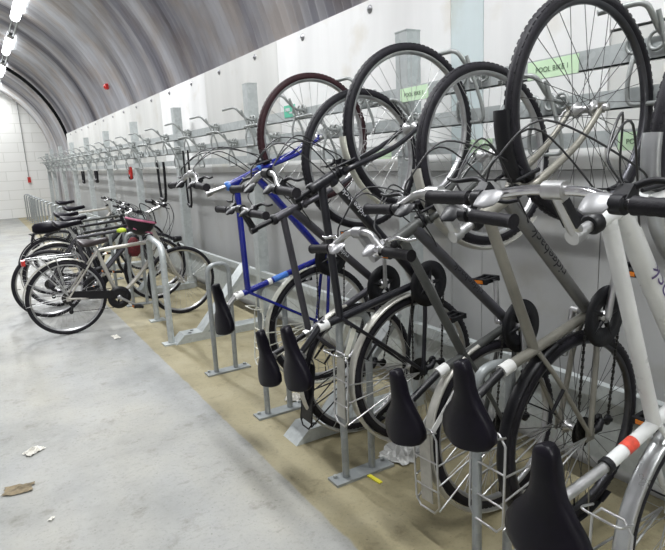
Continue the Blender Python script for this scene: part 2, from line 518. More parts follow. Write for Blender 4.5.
# ------------------------------------------------------------------ cycle rack
rack = empty('cycle_rack', (2.12, 0, 0))
tag(rack, 'long galvanised wall rack of posts and rails with wire wheel hooks', 'bike rack')
XR, XP = 2.02, 2.036       # rail face and post face
SL = .42
def rel(mb, name, m_, sm=None):
    o = mb.build(name, m_, rack); o.location = (-2.12, 0, 0); return o
PY = [2.563 + 2.1 * i for i in range(-2, 9)] + [20.75]
for i, y in enumerate(PY):
    top = 2.09 if y < 20 else 2.0
    p = MB()
    # open top channel: web facing the aisle plus two flanges
    p.box((XP + .045, y, top / 2), (.09, .10, top))
    p.box((XP + .045, y, top + .003), (.094, .104, .006))
    for z in (1.60, 1.66, 1.72): p.revolve([(0, -.006), (.008, -.006), (.011, 0)], (XP - .001, y, z), 'x', 8)
    po = rel(p, 'post', GALV)
    if y > 19: continue
    # foot running out over the floor, with a chamfered nose, two holes and a ramp back to the post
    g = MB(); w_ = .075; yc = y - .02
    prof = [(1.222, 0), (1.30, .07), (1.45, .07), (1.90, .585), (1.93, .575), (1.50, .06), (2.08, .06), (2.08, 0)]
    for s_ in (-1, 1): pass
    vs = [(x, yc - w_, z) for x, z in prof] + [(x, yc + w_, z) for x, z in prof]
    k = len(prof)
    g.add(vs, [(0, 1, 2, 5), (2, 3, 4, 5), (0, 5, 6, 7)] + [tuple(k + q for q in t_) for t_ in ((0, 1, 2, 5), (2, 3, 4, 5), (0, 5, 6, 7))] +
          [(j, (j + 1) % k, k + (j + 1) % k, k + j) for j in range(k)], 0, False)
    fo = rel(g, 'foot_channel', GALV)
    hl = MB()
    for dy in (-.03, .03):
        hl.revolve([(.001, 0), (.016, 0)], (1.375 + dy * .6, yc + dy, .0712), 'z', 14)
    hl.build('bolt_hole', BLACK, fo)
y0, y1 = .2 - 2.0, 20.75
for nm, x, z, h in (('upper_rail', XR, 1.767, .075), ('lower_rail', XR, 1.612, .07)):
    q = MB(); q.box((x + .012, (y0 + y1) / 2, z), (.006, y1 - y0, h)); q.box((x + .022, (y0 + y1) / 2, z - h / 2 + .003), (.026, y1 - y0, .006))
    rel(q, nm, GALV)
q = MB(); q.box((XR + .012, (y0 + y1) / 2, 1.475), (.006, y1 - y0, .06)); rel(q, 'cable_rail', GALV)
q = MB(); q.box((2.06, (y0 + 17) / 2, .47), (.04, 17 - y0, .06)); q.box((2.075, (y0 + 17) / 2, .30), (.01, 17 - y0, .28)); rel(q, 'base_rail', GALV)

def hook_mb(hi):
    zr = 1.772 if hi else 1.612
    b_ = MB(); rr = .0095
    X = XR - .0
    dz = zr - 1.772
    # arm: rail -> bend -> tip curling along +y through the wheel
    arm = bend([(X + .005, -.075, zr + .012), (X - .075, -.075, zr + .022), (1.855, -.075, 1.885 + dz), (1.825, .03, 1.878 + dz), (1.80, .055, 1.872 + dz)], .035)
    b_.tube(arm, [rr] * len(arm), 8)
    # guide loop that hangs from the arm down past the rail
    lp = bend([(1.905, -.085, 1.862 + dz), (1.985, -.10, 1.66 + dz), (2.0, -.10, 1.585 + dz), (2.0, .06, 1.585 + dz), (1.99, .06, 1.66 + dz), (X, .06, zr - .02)], .03)
    b_.tube(lp, rr * .85, 8)
    for y in (-.075, -.02, .06):
        pts = [(X - .002, y + .027 * cos(a * PI / 8), zr + .018 + .030 * sin(a * PI / 8)) for a in range(16)]
        b_.tube(pts, .0065, 8, closed=True)
    return b_
hi_me = hook_mb(True).mesh('hook', GALVD); lo_me = hook_mb(False).mesh('hook', GALVD)
yy = .35; k = 0
ny = 0
for k in range(-1, 48):
    y = 1.19 + SL * k
    if y > 20.6: break
    hi = (k % 2 == 0)
    link('hook', hi_me if hi else lo_me, rack, (-2.12, y, 0))

# labels stuck on the rails
def text_mesh(txt, size, name='lettering', ext=.0006):
    cu = bpy.data.curves.new('t', 'FONT'); cu.body = txt; cu.size = size; cu.align_x = 'CENTER'; cu.align_y = 'CENTER'; cu.extrude = ext
    o = bpy.data.objects.new('t', cu); C.objects.link(o)
    bpy.context.view_layer.update()
    me = bpy.data.meshes.new_from_object(o.evaluated_get(bpy.context.evaluated_depsgraph_get()))
    me.name = name
    bpy.data.objects.remove(o); bpy.data.curves.remove(cu)
    return me
RAILROT = Euler((PI / 2, 0, -PI / 2))
def label(y, z, wd, hg, txt, ink, m_, lab, nm='bay_label', x=XR + .0065):
    b_ = MB(); b_.box((0, 0, 0), (.003, wd, hg))
    o = b_.build(nm, m_, None, (x, y, z)); tag(o, lab, 'label')
    if txt:
        me = text_mesh(txt, hg * .40); me.materials.append(ink)
        t = link('lettering', me, o, (-.0025, 0, -.002), RAILROT)
    return o
label(1.592, 1.764, .24, .07, 'POOL BIKE 1', INKG, LABEL, 'pale green POOL BIKE label on the upper rail, seen through the largest front wheel')
label(2.452, 1.763, .225, .07, 'POOL BIKE 1', INKG, LABEL, 'pale green POOL BIKE label on the upper rail beside the tall square post')
label(1.985, 1.475, .16, .062, 'POOL BIKE', INKG, LABEL, 'small green label on the lowest rail right of the wheel with black mudflap', x=XR + .0065)
label(1.20, 1.462, .19, .065, 'POOL BIKE', INKG, LABEL, 'pale green label on the lowest rail by the bright silver mudguard')
label(2.73, 1.46, .14, .055, '', INKG, LABEL, 'plain green label on the lowest rail left of the tall square post')
lb = label(3.86, 1.80, .17, .085, '', INKG, TEAL, 'teal label on the upper rail inside the maroon tyred wheel')
s_ = MB(); s_.box((-.002, .03, .012), (.002, .075, .022)); s_.box((-.002, -.03, -.012), (.002, .06, .012)); s_.build('pale_print', INKW, lb)

# ------------------------------------------------------------------ floor hoops
def hoop():
    t = empty('hoop')
    p = MB(); p.box((.15, 0, .006), (.32, .085, .012)); p.build('base_plate', GALVH, t)
    h = MB(); pts = bend([(.065, 0, .012), (.06, 0, .775), (.215, 0, .775), (.21, 0, .012)], .072, 8)
    h.tube(pts, .0165, 14); h.build('hoop_tube', GALVH, t)
    for x in (.018, .285):
        b_ = MB(); b_.revolve([(.001, .026), (.011, .024), (.011, .012), (.017, .011)], (x, .02, 0), 'z', 6, smooth=False); b_.build('bolt', GALVD, t)
    return t
h0 = hoop()
HOOPL = {0: 'galvanised hoop nearest the camera, below the saddle of the olive grey bike', 1: 'galvanised hoop with its plate beside the yellow strip', 2: 'galvanised hoop behind the two close saddles',
         3: 'galvanised hoop holding the saddle of the blue bike in front', 4: '', 5: ''}
ys = [1.21, 2.12, 3.02, 3.865]
HY = [1.24, 2.06, 2.90, 3.745] + [4.57 + .84 * k for k in range(20)]
for k, y in enumerate(HY):
    if y > 20.8: break
    if k in (4, 5): continue
    o = h0 if k == 0 else copy_tree(h0)
    o.location = (1.20, y, 0)
    tag(o, HOOPL.get(k, 'galvanised hoop in the far row past the parked bikes'), 'hoop stand', 'galvanised floor hoops')

wide = empty('wide_hoop', (1.205, 4.64, 0))
tag(wide, 'thick galvanised hoop the silver city bike leans on, set along the wall', 'hoop stand', 'galvanised floor hoops')
h_ = MB(); h_.tube(bend([(0, 0, .01), (0, 0, .815), (.10, .82, .815), (.10, .82, .01)], .12, 8), .026, 16); h_.build('hoop_tube', GALV, wide)
for q in ((0, 0), (.10, .82)):
    p_ = MB(); p_.box((q[0], q[1], .006), (.14, .10, .012)); p_.build('base_plate', GALV, wide)

# ------------------------------------------------------------------ bicycles
WC = {}
def wheel_meshes(R=.345, tr=.020, tyre=TYRE, rim=ALU, spoke=SPOKE, sw=.0011, stripe=False):
    key = (R, tr, tyre.name, rim.name, spoke.name, sw)
    if key in WC: return WC[key]
    t = MB(); RC = R - tr
    t.revolve([(RC + tr * cos(a * 2 * PI / 14), tr * .95 * sin(a * 2 * PI / 14)) for a in range(14)], n=88, closed=True)
    # tread blocks on the crown
    for j in range(88):
        a = 2 * PI * j / 88
        for sgn in (-1, 1):
            ph = a + (.5 if sgn > 0 else 0) * 2 * PI / 88
            Rm = Matrix.Rotation(-ph, 3, 'Y')
            t.box(Rm @ V((R - .0042, sgn * tr * .40, 0)), (.0035, tr * .55, .015), Rm)
    rm = MB(); ri = RC - tr * .55
    rm.revolve([(ri + .006, -.0125), (ri + .006, .0125), (ri - .004, .0135), (ri - .014, .009), (ri - .018, 0), (ri - .014, -.009), (ri - .004, -.0135)], n=88, closed=True)
    sp = MB(); rr = ri - .016; hr = .021
    N_ = 32
    for j in range(N_):
        side = 1 if j % 2 else -1
        lead = 1 if (j // 2) % 2 else -1
        a = 2 * PI * j / N_
        ah = a + lead * 1.15
        p0 = V((hr * cos(ah), side * .030, hr * sin(ah))); p1 = V((rr * cos(a), side * .003, rr * sin(a)))
        sp.tube([p0, p1], sw, 5, cap=False)
    vd = math.radians(200)
    hb = MB()
    hb.revolve([(.005, -.055), (.009, -.055), (.009, -.042), (.014, -.040), (.024, -.036), (.026, -.030), (.024, -.027), (.014, -.022), (.012, 0), (.014, .022), (.024, .027), (.026, .030), (.024, .036), (.014, .040), (.009, .042), (.009, .055), (.005, .055)], n=20)
    vl = MB(); vl.tube([(ri * cos(vd) * .995, 0, ri * sin(vd) * .995), ((ri - .05) * cos(vd), 0, (ri - .05) * sin(vd))], [.004, .003], 6)
    WC[key] = (rm.mesh('wheel_rim', rim), t.mesh('tyre', tyre), sp.mesh('spokes', spoke), hb.mesh('hub', SILVER), vl.mesh('valve', BLACK))
    return WC[key]

def add_wheel(parent, name, loc, rot=0, **kw):
    rm, t, sp, hb, vl = wheel_meshes(**kw)
    w_ = link(name, rm, parent, loc, (0, rot, 0))
    link('tyre', t, w_); link('spokes', sp, w_); link('hub', hb, w_); link('valve', vl, w_)
    return w_

def saddle_mesh(L=.27, W=.16):
    """nose at +x, tail at -x, top +z, clamp point at origin"""
    rings = []; n = 18
    T = [0, .015, .05, .12, .22, .34, .46, .58, .70, .82, .92, .97, 1.0]
    Wd = [.34, .66, .88, 1.0, .99, .82, .56, .385, .31, .28, .26, .22, .10]
    for t_, wv in zip(T, Wd):
        x = -.13 + L * t_
        hw = W / 2 * wv
        zt = .062 + .012 * (1 - t_) ** 2 - .010 * math.exp(-((t_ - .5) / .2) ** 2) - (.012 if t_ > .99 else 0)
        dp = (.045 if .1 < t_ < .9 else .034) * (.55 if t_ in (0, 1.0) else 1)
        rg = []
        for j in range(n):
            a = 2 * PI * j / n
            cy, cz = cos(a), sin(a)
            yv = hw * (abs(cy) ** .75) * (1 if cy > 0 else -1)
            if cz >= 0: zv = zt - .026 * abs(yv / (W / 2)) ** 1.6 - .016 * (1 - cz ** .6)
            else: zv = zt - .026 * abs(yv / (W / 2)) ** 1.6 - .016 - dp * (abs(cz) ** .5) * (.9 if wv > .5 else .8)
            rg.append(V((x, yv, zv)))
        rings.append(rg)
    return MB().loft(rings)
SAD = {}
def add_saddle(parent, P, ang, W=.16, m_=VINYL, badge=True, L=.27):
    key = (W, m_.name, L)
    if key not in SAD:
        rl = MB()
        for s_ in (-1, 1):
            rl.tube(curve_pts([(-.09, s_ * .035, .035), (-.05, s_ * .024, .012), (.03, s_ * .022, .006), (.09, s_ * .012, .03), (.11, s_ * .008, .045)]), .0035, 6)
        rl.box((0, 0, .004), (.045, .05, .02))
        rl.tube([(0, -.03, -.006), (0, .03, -.006)], .012, 10)
        bd = MB(); bd.revolve([(.001, .0006), (.008, .0)], (.088, -.0, .0), 'z', 12)
        SAD[key] = (saddle_mesh(L, W).mesh('saddle', m_), rl.mesh('saddle_rails', STEELGREY))
    me, rl = SAD[key]
    s_ = link('saddle', me, parent, P, (0, -ang, 0))
    link('saddle_rails', rl, s_)
    if badge:
        b_ = MB(); b_.box((.085, -.0255, .028), (.013, .003, .010), (0, 0, -.12)); b_.build('badge', REDBADGE, s_)
    return s_
REDBADGE = mat('red_badge', (.20, .06, .05), .4, var=.1)

def ringpts(cx, cz, R, a0, a1, n, y=0):
    return [V((cx + R * cos(a0 + (a1 - a0) * i / n), y, cz + R * sin(a0 + (a1 - a0) * i / n))) for i in range(n + 1)]

def mudguard(parent, name, cx, cz, R, a0, a1, m_, wd=.026, stays=True, hub=None, m2=SILVER):
    b_ = MB(); rings = []; n = 30
    for i in range(n + 1):
        a = math.radians(a0 + (a1 - a0) * i / n); rg = []
        for th, rr in [(t_, 0) for t_ in (-1, -.6, -.2, .2, .6, 1)] + [(t_, -.0025) for t_ in (1, .6, .2, -.2, -.6, -1)]:
            q = th * 1.25
            rad = R + .008 + (wd * .62 + rr) * cos(q) - wd * .2
            y = (wd + rr) * sin(q)
            rg.append(V((cx + rad * cos(a), y, cz + rad * sin(a))))
        rings.append(rg)
    b_.loft(rings)
    o = b_.build(name, m_, parent)
    if stays:
        st = MB()
        for aa in stays:
            a = math.radians(aa)
            for s_ in (-1, 1):
                st.tube([(cx + .012, s_ * .058, cz), (cx + (R + .004) * cos(a), s_ * (wd + .001), cz + (R + .004) * sin(a))], .0024, 6)
        st.build('mudguard_stay', m2, o)
    return o

def wrap_text(txt, size, rad, m_, parent, mid, direc, side=(0, -1, 0), name='lettering', sx=1.0):
    """letters laid on the side of a round tube"""
    me = text_mesh(txt, size, name, 0)
    bm = bmesh.new(); bm.from_mesh(me)
    for k in range(-6, 7):
        g = bm.verts[:] + bm.edges[:] + bm.faces[:]
        bmesh.ops.bisect_plane(bm, geom=g, plane_co=(0, k * size * .08, 0), plane_no=(0, 1, 0))
    t = V(direc).normalized(); sd = V(side); up = sd.cross(t).normalized()
    rr = rad + .0008
    for v_ in bm.verts:
        x, y = v_.co.x * sx, v_.co.y
        q = y / rr
        v_.co = V(mid) + t * x + sd * (rr * cos(q)) + up * (rr * sin(q))
    bm.to_mesh(me); bm.free()
    me.materials.clear(); me.materials.append(m_)
    return link(name, me, parent)

def bike(name, label_, loc, rot, K, group=None, cat='bicycle', detail=True):
    """K: geometry in the bike's own side plane (s forward, u up, rear hub at 0,0)"""
    t = empty(name, loc, rot)
    tag(t, label_, cat, group)
    g = lambda k, d: K.get(k, d)
    P = lambda q, y=0: V((q[0], y, q[1]))
    R = g('R', .345)
    W = g('W', 1.075); wf = g('hubf', (W, 0.0))
    bb = g('bb', (.42, -.06)); cl = g('cl', (.29, .43)); hb = g('hb', (.90, .36)); ht = g('ht', (.85, .51))
    clp = g('clamp', (.23, .60)); fm = g('frame', DGREY); tt0 = g('tt', None); tr = g('tr', .017)
    # wheels
    add_wheel(t, 'rear_wheel', (0, 0, 0), g('rr', .3), R=R, tyre=g('rtyre', TYRE), rim=g('rrim', ALU), spoke=g('rspoke', SPOKE), sw=g('sw', .0011))
    add_wheel(t, 'front_wheel', (wf[0], 0, wf[1]), g('fr', 1.1), R=R, tyre=g('ftyre', TYRE), rim=g('frim', ALU), spoke=g('fspoke', SPOKE), sw=g('sw', .0011))
    # frame
    b_ = MB()
    hdir = (P(ht) - P(hb)).normalized()
    tth = P(ht) - hdir * .045 if tt0 is None else P(tt0)
    dth = P(hb) + hdir * .035
    dtr = g('dtr', .0205)
    b_.tube([P(cl), tth], tr, 14, 0)
    if g('lowtt', None): pass
    if g('dtcurve', None):
        b_.tube(curve_pts([P(bb), P(bb) * .75 + dth * .25 + V((.02, 0, -.03)), P(bb) * .4 + dth * .6 + V((.03, 0, -.035)), dth], 8), dtr * .9, 14, 1)
    else: b_.tube([P(bb), dth], dtr, 14, 1)
    stt = P(K['ste']) if 'ste' in K else P(cl) + (P(cl) - P(bb)).normalized() * .025
    b_.tube([P(bb), stt], .0172, 14, 2)
    b_.tube([P(hb), P(ht)], .0205, 16, 0)
    b_.revolve([(.021, -.036), (.021, .036)], P(bb), 'y', 16, 1)
    for s_ in (-1, 1):
        b_.tube(bend([P(cl) + V((0, s_ * .014, 0)), P(cl) * .75 + V((0, s_ * .04, 0)), V((0, s_ * .062, 0))], .06), .0085, 10, 3)
        b_.tube(bend([P(bb) + V((-.01, s_ * .02, 0)), P(bb) * .72 + V((0, s_ * .045, 0)), V((0, s_ * .062, 0))], .06), .010, 10, 3)
        b_.box((.0, s_ * .062, 0), (.04, .006, .045), None, 3)
    fr = b_.build('frame', [g('m_tt', fm), g('m_dt', fm), g('m_st', fm), g('m_stay', fm)], t)
    col = MB(); col.tube([stt - (stt - P(bb)).normalized() * g('colw', .045), stt + (stt - P(bb)).normalized() * .004], .0205, 14)
    col.build('seat_collar', g('collar', SILVER), fr)
    for e0, e1, rr in ((ht, 1, .025), (hb, -1, .025)):
        hs = MB(); c0 = P(e0); hs.tube([c0 - hdir * .004 * e1, c0 + hdir * .012 * e1, c0 + hdir * .020 * e1], [rr, rr, rr * .8], 16); hs.build('headset', g('m_hs', BLACK), fr)
    # fork
    cr = P(hb) - hdir * .022
    fk = MB()
    ff = g('m_fork', fm)
    for s_ in (-1, 1):
        sp_ = .055
        if g('sus', False):
            mid = cr + (P(wf) - cr) * .5
            fk.tube([cr + V((0, s_ * sp_, 0)), mid + V((0, s_ * sp_, 0))], .0145, 12, 1)
            fk.tube([mid + V((0, s_ * sp_, 0)), P(wf, s_ * sp_)], .019, 12, 0)
        else:
            ctrl = [cr + V((0, s_ * .030, 0)), cr + (P(wf) - cr) * .12 + V((0, s_ * .05, 0)), cr + (P(wf) - cr) * .60 - hdir.cross(V((0, 1, 0))) * (-.018) + V((0, s_ * .056, 0)), P(wf, s_ * .056)]
            pts = curve_pts(ctrl, 7)
            fk.tube(pts, [.0145 - .0055 * i / (len(pts) - 1) for i in range(len(pts))], 12, 0)
        fk.box(P(wf, s_ * .056), (.03, .006, .03), None, 0)
    fk.tube([cr + hdir * .02, cr - hdir * .008], .021, 14, 0)
    fk.tube([cr + V((0, -.06 if g('sus', 0) else -.036, 0)), cr + V((0, .06 if g('sus', 0) else .036, 0))], .0175, 12, 0)
    fko = fk.build('fork', [ff, CHROME], t)
    br = MB()
    for s_ in (-1, 1):
        a0 = cr + (P(wf) - cr) * .16 + V((.02, s_ * .052, .02))
        br.tube([a0, a0 + hdir * .09 + V((.01, -s_ * .012, 0))], [.007, .005], 8)
        br.box(a0 + hdir * .03 + V((0, -s_ * .018, 0)), (.016, .012, .05), (0, .3, 0))
    br.tube([a0 + hdir * .088 + V((.01, .035, 0)), a0 + hdir * .082 + V((.01, -.07, 0))], .0025, 6)
    br.build('front_brake', g('m_brake', BLACK), t)
    qr = MB(); qr.tube([P(wf, -.075), P(wf, .075)], .006, 8); qr.revolve([(.001, -.08), (.012, -.078), (.012, -.064)], P(wf), 'y', 12); qr.tube([P(wf, .078), P(wf, .08) + V((-.05, .01, .02))], .005, 6)
    qr.build('front_axle', SILVER, fko)
    # seat post and saddle
    sp = MB(); stdir = (P(clp) - stt).normalized()
    sp.tube([stt - stdir * .03, P(clp)], .0137, 14); sp.build('seat_post', g('m_post', SILVER), t)
    add_saddle(t, P(clp), g('sang', 0.0), g('sadw', .21), g('m_sad', VINYL), g('badge', True), g('sadL', .27))
    # stem and handlebar
    el = g('el', None) or (ht[0] + (ht[0] - hb[0]) * .5, ht[1] + (ht[1] - hb[1]) * .5)
    bc = g('bar', (el[0] + .08, el[1] + .03)); gp_ = g('grip', (bc[0] - .05, bc[1] + .01))
    st = MB(); st.tube([P(ht), P(el)], .0125, 12, 0); st.tube([P(el) - (P(el) - P(ht)).normalized() * .012, P(el) + (P(el) - P(ht)).normalized() * .018], .018, 14, 0)
    st.tube([P(el), P(bc)], [.0165, .0145], 12, 1); st.tube([P(bc, -.024), P(bc, .024)], .0195, 14, 0)
    st.box((P(el) + P(bc)) / 2, ((P(bc) - P(el)).length * .58, .0335, .019), Matrix.Rotation(-math.atan2(bc[1] - el[1], bc[0] - el[0]), 3, 'Y'), 2)
    st.build('stem', [g('m_stem', SILVER), g('m_stem2', g('m_stem', SILVER)), g('m_stem3', g('m_stem', SILVER))], t)
    hwid = g('hw', .30)
    lift = g('rise', .0)
    path = []
    for s_ in (1, -1):
        seq = [P(gp_, s_ * hwid), P(gp_, s_ * (hwid - .14)) + (P(bc) - P(gp_)) * .12, P(bc, s_ * .07) + V((0, 0, 0)), P(bc, s_ * .0)]
        path = path + (seq if s_ == 1 else seq[::-1][1:])
    hbp = bend(path, .05)
    hbm = MB(); hbm.tube(hbp, .0112, 12); hbo = hbm.build('handlebar', g('m_bar', SILVER), t)
    for s_ in (1, -1):
        a, b2 = P(gp_, s_ * (hwid + .004)), P(gp_, s_ * (hwid - .125)) + (P(bc) - P(gp_)) * .10
        d_ = (b2 - a).normalized(); gl = (b2 - a).length
        gr = MB(); n = 13
        gr.tube([a + d_ * gl * i / n for i in range(n + 1)], [(.0155 if i % 2 else .0165) + (.002 if i in (0, n) else 0) for i in range(n + 1)], 14); gr.build('grip', g('m_grip', GRIP), hbo)
        # brake lever and gear pod sit inboard of the grip
        e = b2 + d_ * .028
        lv = MB(); fw = g('levdir', V((.75, 0, -.66))).normalized()
        lv.tube([e - d_ * .012, e + d_ * .012], .0185, 12)
        lv.box(e + fw * .022, (.034, .030, .022), (0, .7, 0))
        lp = curve_pts([e + fw * .035, e + fw * .055 - d_ * .04, e + fw * .05 - d_ * .10, e + fw * .058 - d_ * .135], 6)
        lv.tube(lp, [.0075 - .003 * i / (len(lp) - 1) for i in range(len(lp))], 8)
        lv.build('brake_lever', g('m_lever', BLACK), hbo)
        if g('pods', True):
            pd = MB(); e2 = e + d_ * .035
            up_ = V((-.35, 0, .94)) * g('podside', 1)
            pd.loft([[e2 + d_ * dx + up_ * (.012 + hz * .5 + hz * .5 * sin(2 * PI * j / 12)) * 1.0 + fw * (wx * cos(2 * PI * j / 12) + .012) for j in range(12)] for dx, hz, wx in ((-.026, .012, .012), (-.022, .022, .022), (.012, .026, .026), (.03, .018, .02), (.034, .008, .01))])
            pd.build('gear_shifter', g('m_pod', BLACK), hbo)
    # cables
    cb = MB()
    for s_, k_ in ((1, 0), (-1, 0), (1, 1), (-1, 1)):
        e = P(gp_, s_ * (hwid - .16)) + (P(bc) - P(gp_)) * .2 + V((.035, 0, -.01))
        amp = g('cab', .14) + .03 * k_
        tgt = (P(hb) + hdir * (.06 if k_ else .0) + V((.03, s_ * -.022, -.02))) if k_ == 0 else (dth + (P(bb) - dth) * .18 + V((0, s_ * .022, .0)))
        cb.tube(curve_pts([e, e + V((.05, -s_ * .03, .0)), e * .6 + tgt * .4 + V((amp, 0, .02)), tgt + V((.05, s_ * .0, .03)), tgt], 8), .0026, 6)
    cb.build('control_cables', CABLE, t)
    # cranks, chain, gears
    crk = MB(); rg = g('ring', .095); y = -.052
    crk.revolve([(rg, y - .002), (rg + .004, y), (rg, y + .002), (rg - .018, y + .002), (rg - .018, y - .002)], P(bb), 'y', 40, 0, closed=True)
    crk.revolve([(.001, y - .012), (.022, y - .012), (.024, y + .004), (.001, y + .01)], P(bb), 'y', 20, 1)
    ca = g('crank', .4)
    for j in range(5):
        a = ca + j * 2 * PI / 5
        crk.tube([P(bb) + V((.015 * cos(a), y - .004, .015 * sin(a))), P(bb) + V(((rg - .012) * cos(a), y, (rg - .012) * sin(a)))], [.010, .007], 6, 0)
    if g('guard', True):
        crk.revolve([(rg + .012, y - .006), (rg + .012, y - .004), (rg - .055, y - .003), (rg - .055, y - .007)], P(bb), 'y', 40, 0, closed=True)
    for s_, a in ((-1, ca), (1, ca + PI)):
        e = P(bb) + V((.17 * cos(a), s_ * .075, .17 * sin(a)))
        crk.tube([P(bb) + V((0, s_ * .066, 0)), e], [.013, .010], 10, 1)
        crk.tube([P(bb), P(bb) + V((0, s_ * .07, 0))], .012, 10, 1)
    cko = crk.build('crankset', [g('m_ring', BLACK), g('m_crank', SILVER)], t)
    for s_, a in ((-1, ca), (1, ca + PI)):
        e = P(bb) + V((.17 * cos(a), s_ * .075, .17 * sin(a)))
        pd = MB(); c0 = e + V((0, s_ * .06, 0))
        tilt = Matrix.Rotation(g('ptilt', .15), 3, 'Y')
        for dx in (-.036, .036):
            pd.box(c0 + tilt @ V((dx, 0, 0)), (.014, .085, .022), tilt)
        for dy in (-.036, 0, .036): pd.box(c0 + V((0, dy, 0)), (.07, .012, .018), tilt)
        pd.tube([e, c0 + V((0, s_ * .04, 0))], .006, 8)
        po = pd.build('pedal', BLACK, cko)
        for dx in (-.044, .044):
            rf = MB(); rf.box(c0 + tilt @ V((dx, 0, 0)), (.003, .055, .014), tilt); rf.build('pedal_reflector', ORANGE, po)
    cs = MB()
    for i in range(6):
        rr = .024 + .0055 * (5 - i)
        cs.revolve([(.010, -.028 - .004 * i), (rr, -.028 - .004 * i), (rr + .003, -.0293 - .004 * i), (rr, -.0305 - .004 * i), (.010, -.0305 - .004 * i)], (0, 0, 0), 'y', 24, smooth=False)
    cs.build('cassette', CHAIN, t)
    chn = MB(); rc = .045
    path = []
    bx, bz = bb
    ang = math.atan2(bz, bx); D_ = math.hypot(bx, bz); off = math.asin((rg - rc) / D_)
    a_up = ang + PI / 2 + off; a_dn = ang - PI / 2 - off
    path += [V((bx + rg * cos(a_up + (a_dn - a_up) * i / 14), y, bz + rg * sin(a_up + (a_dn - a_up) * i / 14))) for i in range(15)]
    jy = -.042
    path += [V((.02, jy, -.13)), V((.0, jy, -.135)), V((.01, jy, -.115)), V((.03, jy, -.075)), V((.035, jy, -.05))]
    path += [V((rc * cos(q), jy, rc * sin(q))) for q in (-1.0, -2.0, -3.1, -4.0, a_up - 2 * PI)]
    tot = []; 
    for i in range(len(path)):
        a, b2 = path[i], path[(i + 1) % len(path)]
        m_ = max(1, int((b2 - a).length / .0127))
        for j in range(m_): tot.append(a + (b2 - a) * j / m_)
    for i in range(len(tot)):
        a, b2 = tot[i], tot[(i + 1) % len(tot)]
        if (b2 - a).length < 1e-4: continue
        chn.beam(a, a + (b2 - a) * .86, .0065 if i % 2 else .0042, .0085 if i % 2 else .006, (0, 1, 0.01))
    chn.build('chain', CHAIN, t)
    if g('case', False):
        cc = MB(); cc.beam(P(bb, -.058) + V((.06, 0, .02)), V((.02, -.056, .03)), .012, .075, (0, 0, 1)); cc.build('chain_case', BLACK, t)
    dr = MB(); dr.tube([(0, -.05, -.01), (.01, -.058, -.05), (.03, -.052, -.075)], [.012, .016, .013], 10)
    dr.box((.022, -.05, -.10), (.012, .010, .085), (0, .25, 0))
    for q in ((.032, -.042, -.072), (.012, -.042, -.128)): dr.revolve([(.004, -.004), (.020, -.004), (.020, .004), (.004, .004)], q, 'y', 14)
    dr.build('rear_derailleur', g('m_der', BLACK), t)
    rb = MB()
    q0 = P(cl) * .62
    for s_ in (-1, 1):
        rb.tube([q0 + V((-.01, s_ * .05, 0)), q0 + V((-.075, s_ * .05, .055))], [.007, .005], 8)
    rb.tube([q0 + V((-.075, -.065, .055)), q0 + V((-.075, .05, .055))], .003, 6)
    rb.build('rear_brake', g('m_brake', BLACK), t)
    # mudguards
    if g('rmud', None):
        m_, a0, a1 = g('rmud', None)
        mo = mudguard(t, 'rear_mudguard', 0, 0, R, a0, a1, m_, stays=g('rstay', (150, 185)), m2=g('m_stayw', SILVER))
        fl_ = math.radians(a1); d_ = 1 if a1 > a0 else -1
        c_ = V((R + .006) * 1.0 * V((1, 0, 0))) if False else V(((R + .012) * cos(fl_), 0, (R + .012) * sin(fl_)))
        mf = MB(); tg = V((-sin(fl_), 0, cos(fl_))) * d_
        mf.beam(c_ - tg * .005, c_ + tg * .05, .05, .004, V((cos(fl_), 0, sin(fl_)))); mf.build('mud_flap', BLACK, mo)
    if g('fmud', None):
        m_, a0, a1 = g('fmud', None)
        mo = mudguard(t, 'front_mudguard', wf[0], wf[1], R, a0, a1, m_, stays=g('fstay', (200,)), m2=g('m_stayw', SILVER))
    if g('fflap', None):
        m_, a0, a1 = g('fflap', None)
        mudguard(t, 'front_mudflap', wf[0], wf[1], R + .012, a0, a1, m_, wd=.034, stays=False)
    # rack
    if g('rack', None):
        (sa, ua), (sb, ub) = g('rack', None); hw_ = g('rw', .055)
        rk = MB(); tg = (P((sa, ua)) - P((sb, ub))).normalized()
        lo = [P((sb, ub), -hw_), P((sa, ua), -hw_), P((sa, ua), hw_), P((sb, ub), hw_)]
        lp = [lo[0] + tg * .03, lo[1] - tg * .03, lo[1] + V((0, .025, 0)), lo[2] - V((0, .025, 0)), lo[2] - tg * .03, lo[3] + tg * .03, lo[3] - V((0, .025, 0)), lo[0] + V((0, .025, 0))]
        rk.tube(lp, .0042, 8, closed=True)
        for t_ in (.28, .62): 
            q = P((sb, ub)) + (P((sa, ua)) - P((sb, ub))) * t_
            rk.tube([q + V((0, -hw_, 0)), q + V((0, hw_, 0))], .0036, 8)
        for s_ in (-1, 1):
            for t_ in g('legs', (.05, .35, .6)):
                q = P((sb, ub)) + (P((sa, ua)) - P((sb, ub))) * t_
                rk.tube([q + V((0, s_ * hw_, 0)), V((.0, s_ * .068, .03))], .0036, 8)
        # back loop standing up from the rear end
        if g('rloop', True):
            q = P((sb, ub)); 
        top = P((sa, ua))
        q1 = [top + V((0, -hw_, 0)), top + V((.0, -hw_, .0)) + V((.012, 0, .06)), top + V((.012, hw_, .06)), top + V((0, hw_, 0))]
        if g('tloop', True): rk.tube(bend(q1, .02), .0036, 8)
        ro = rk.build('luggage_rack', g('m_rack', SILVER), t)
        if g('plate', None):
            pl = MB(); c0 = (P((sa, ua)) * .94 + P((sb, ub)) * .06); c1 = (P((sa, ua)) * .1 + P((sb, ub)) * .9)
            nrm = tg.cross(V((0, 1, 0)))
            pl.beam(c0, c1, g('pw', .062), .004, nrm); pl.build('rack_plate', g('plate', None), ro)
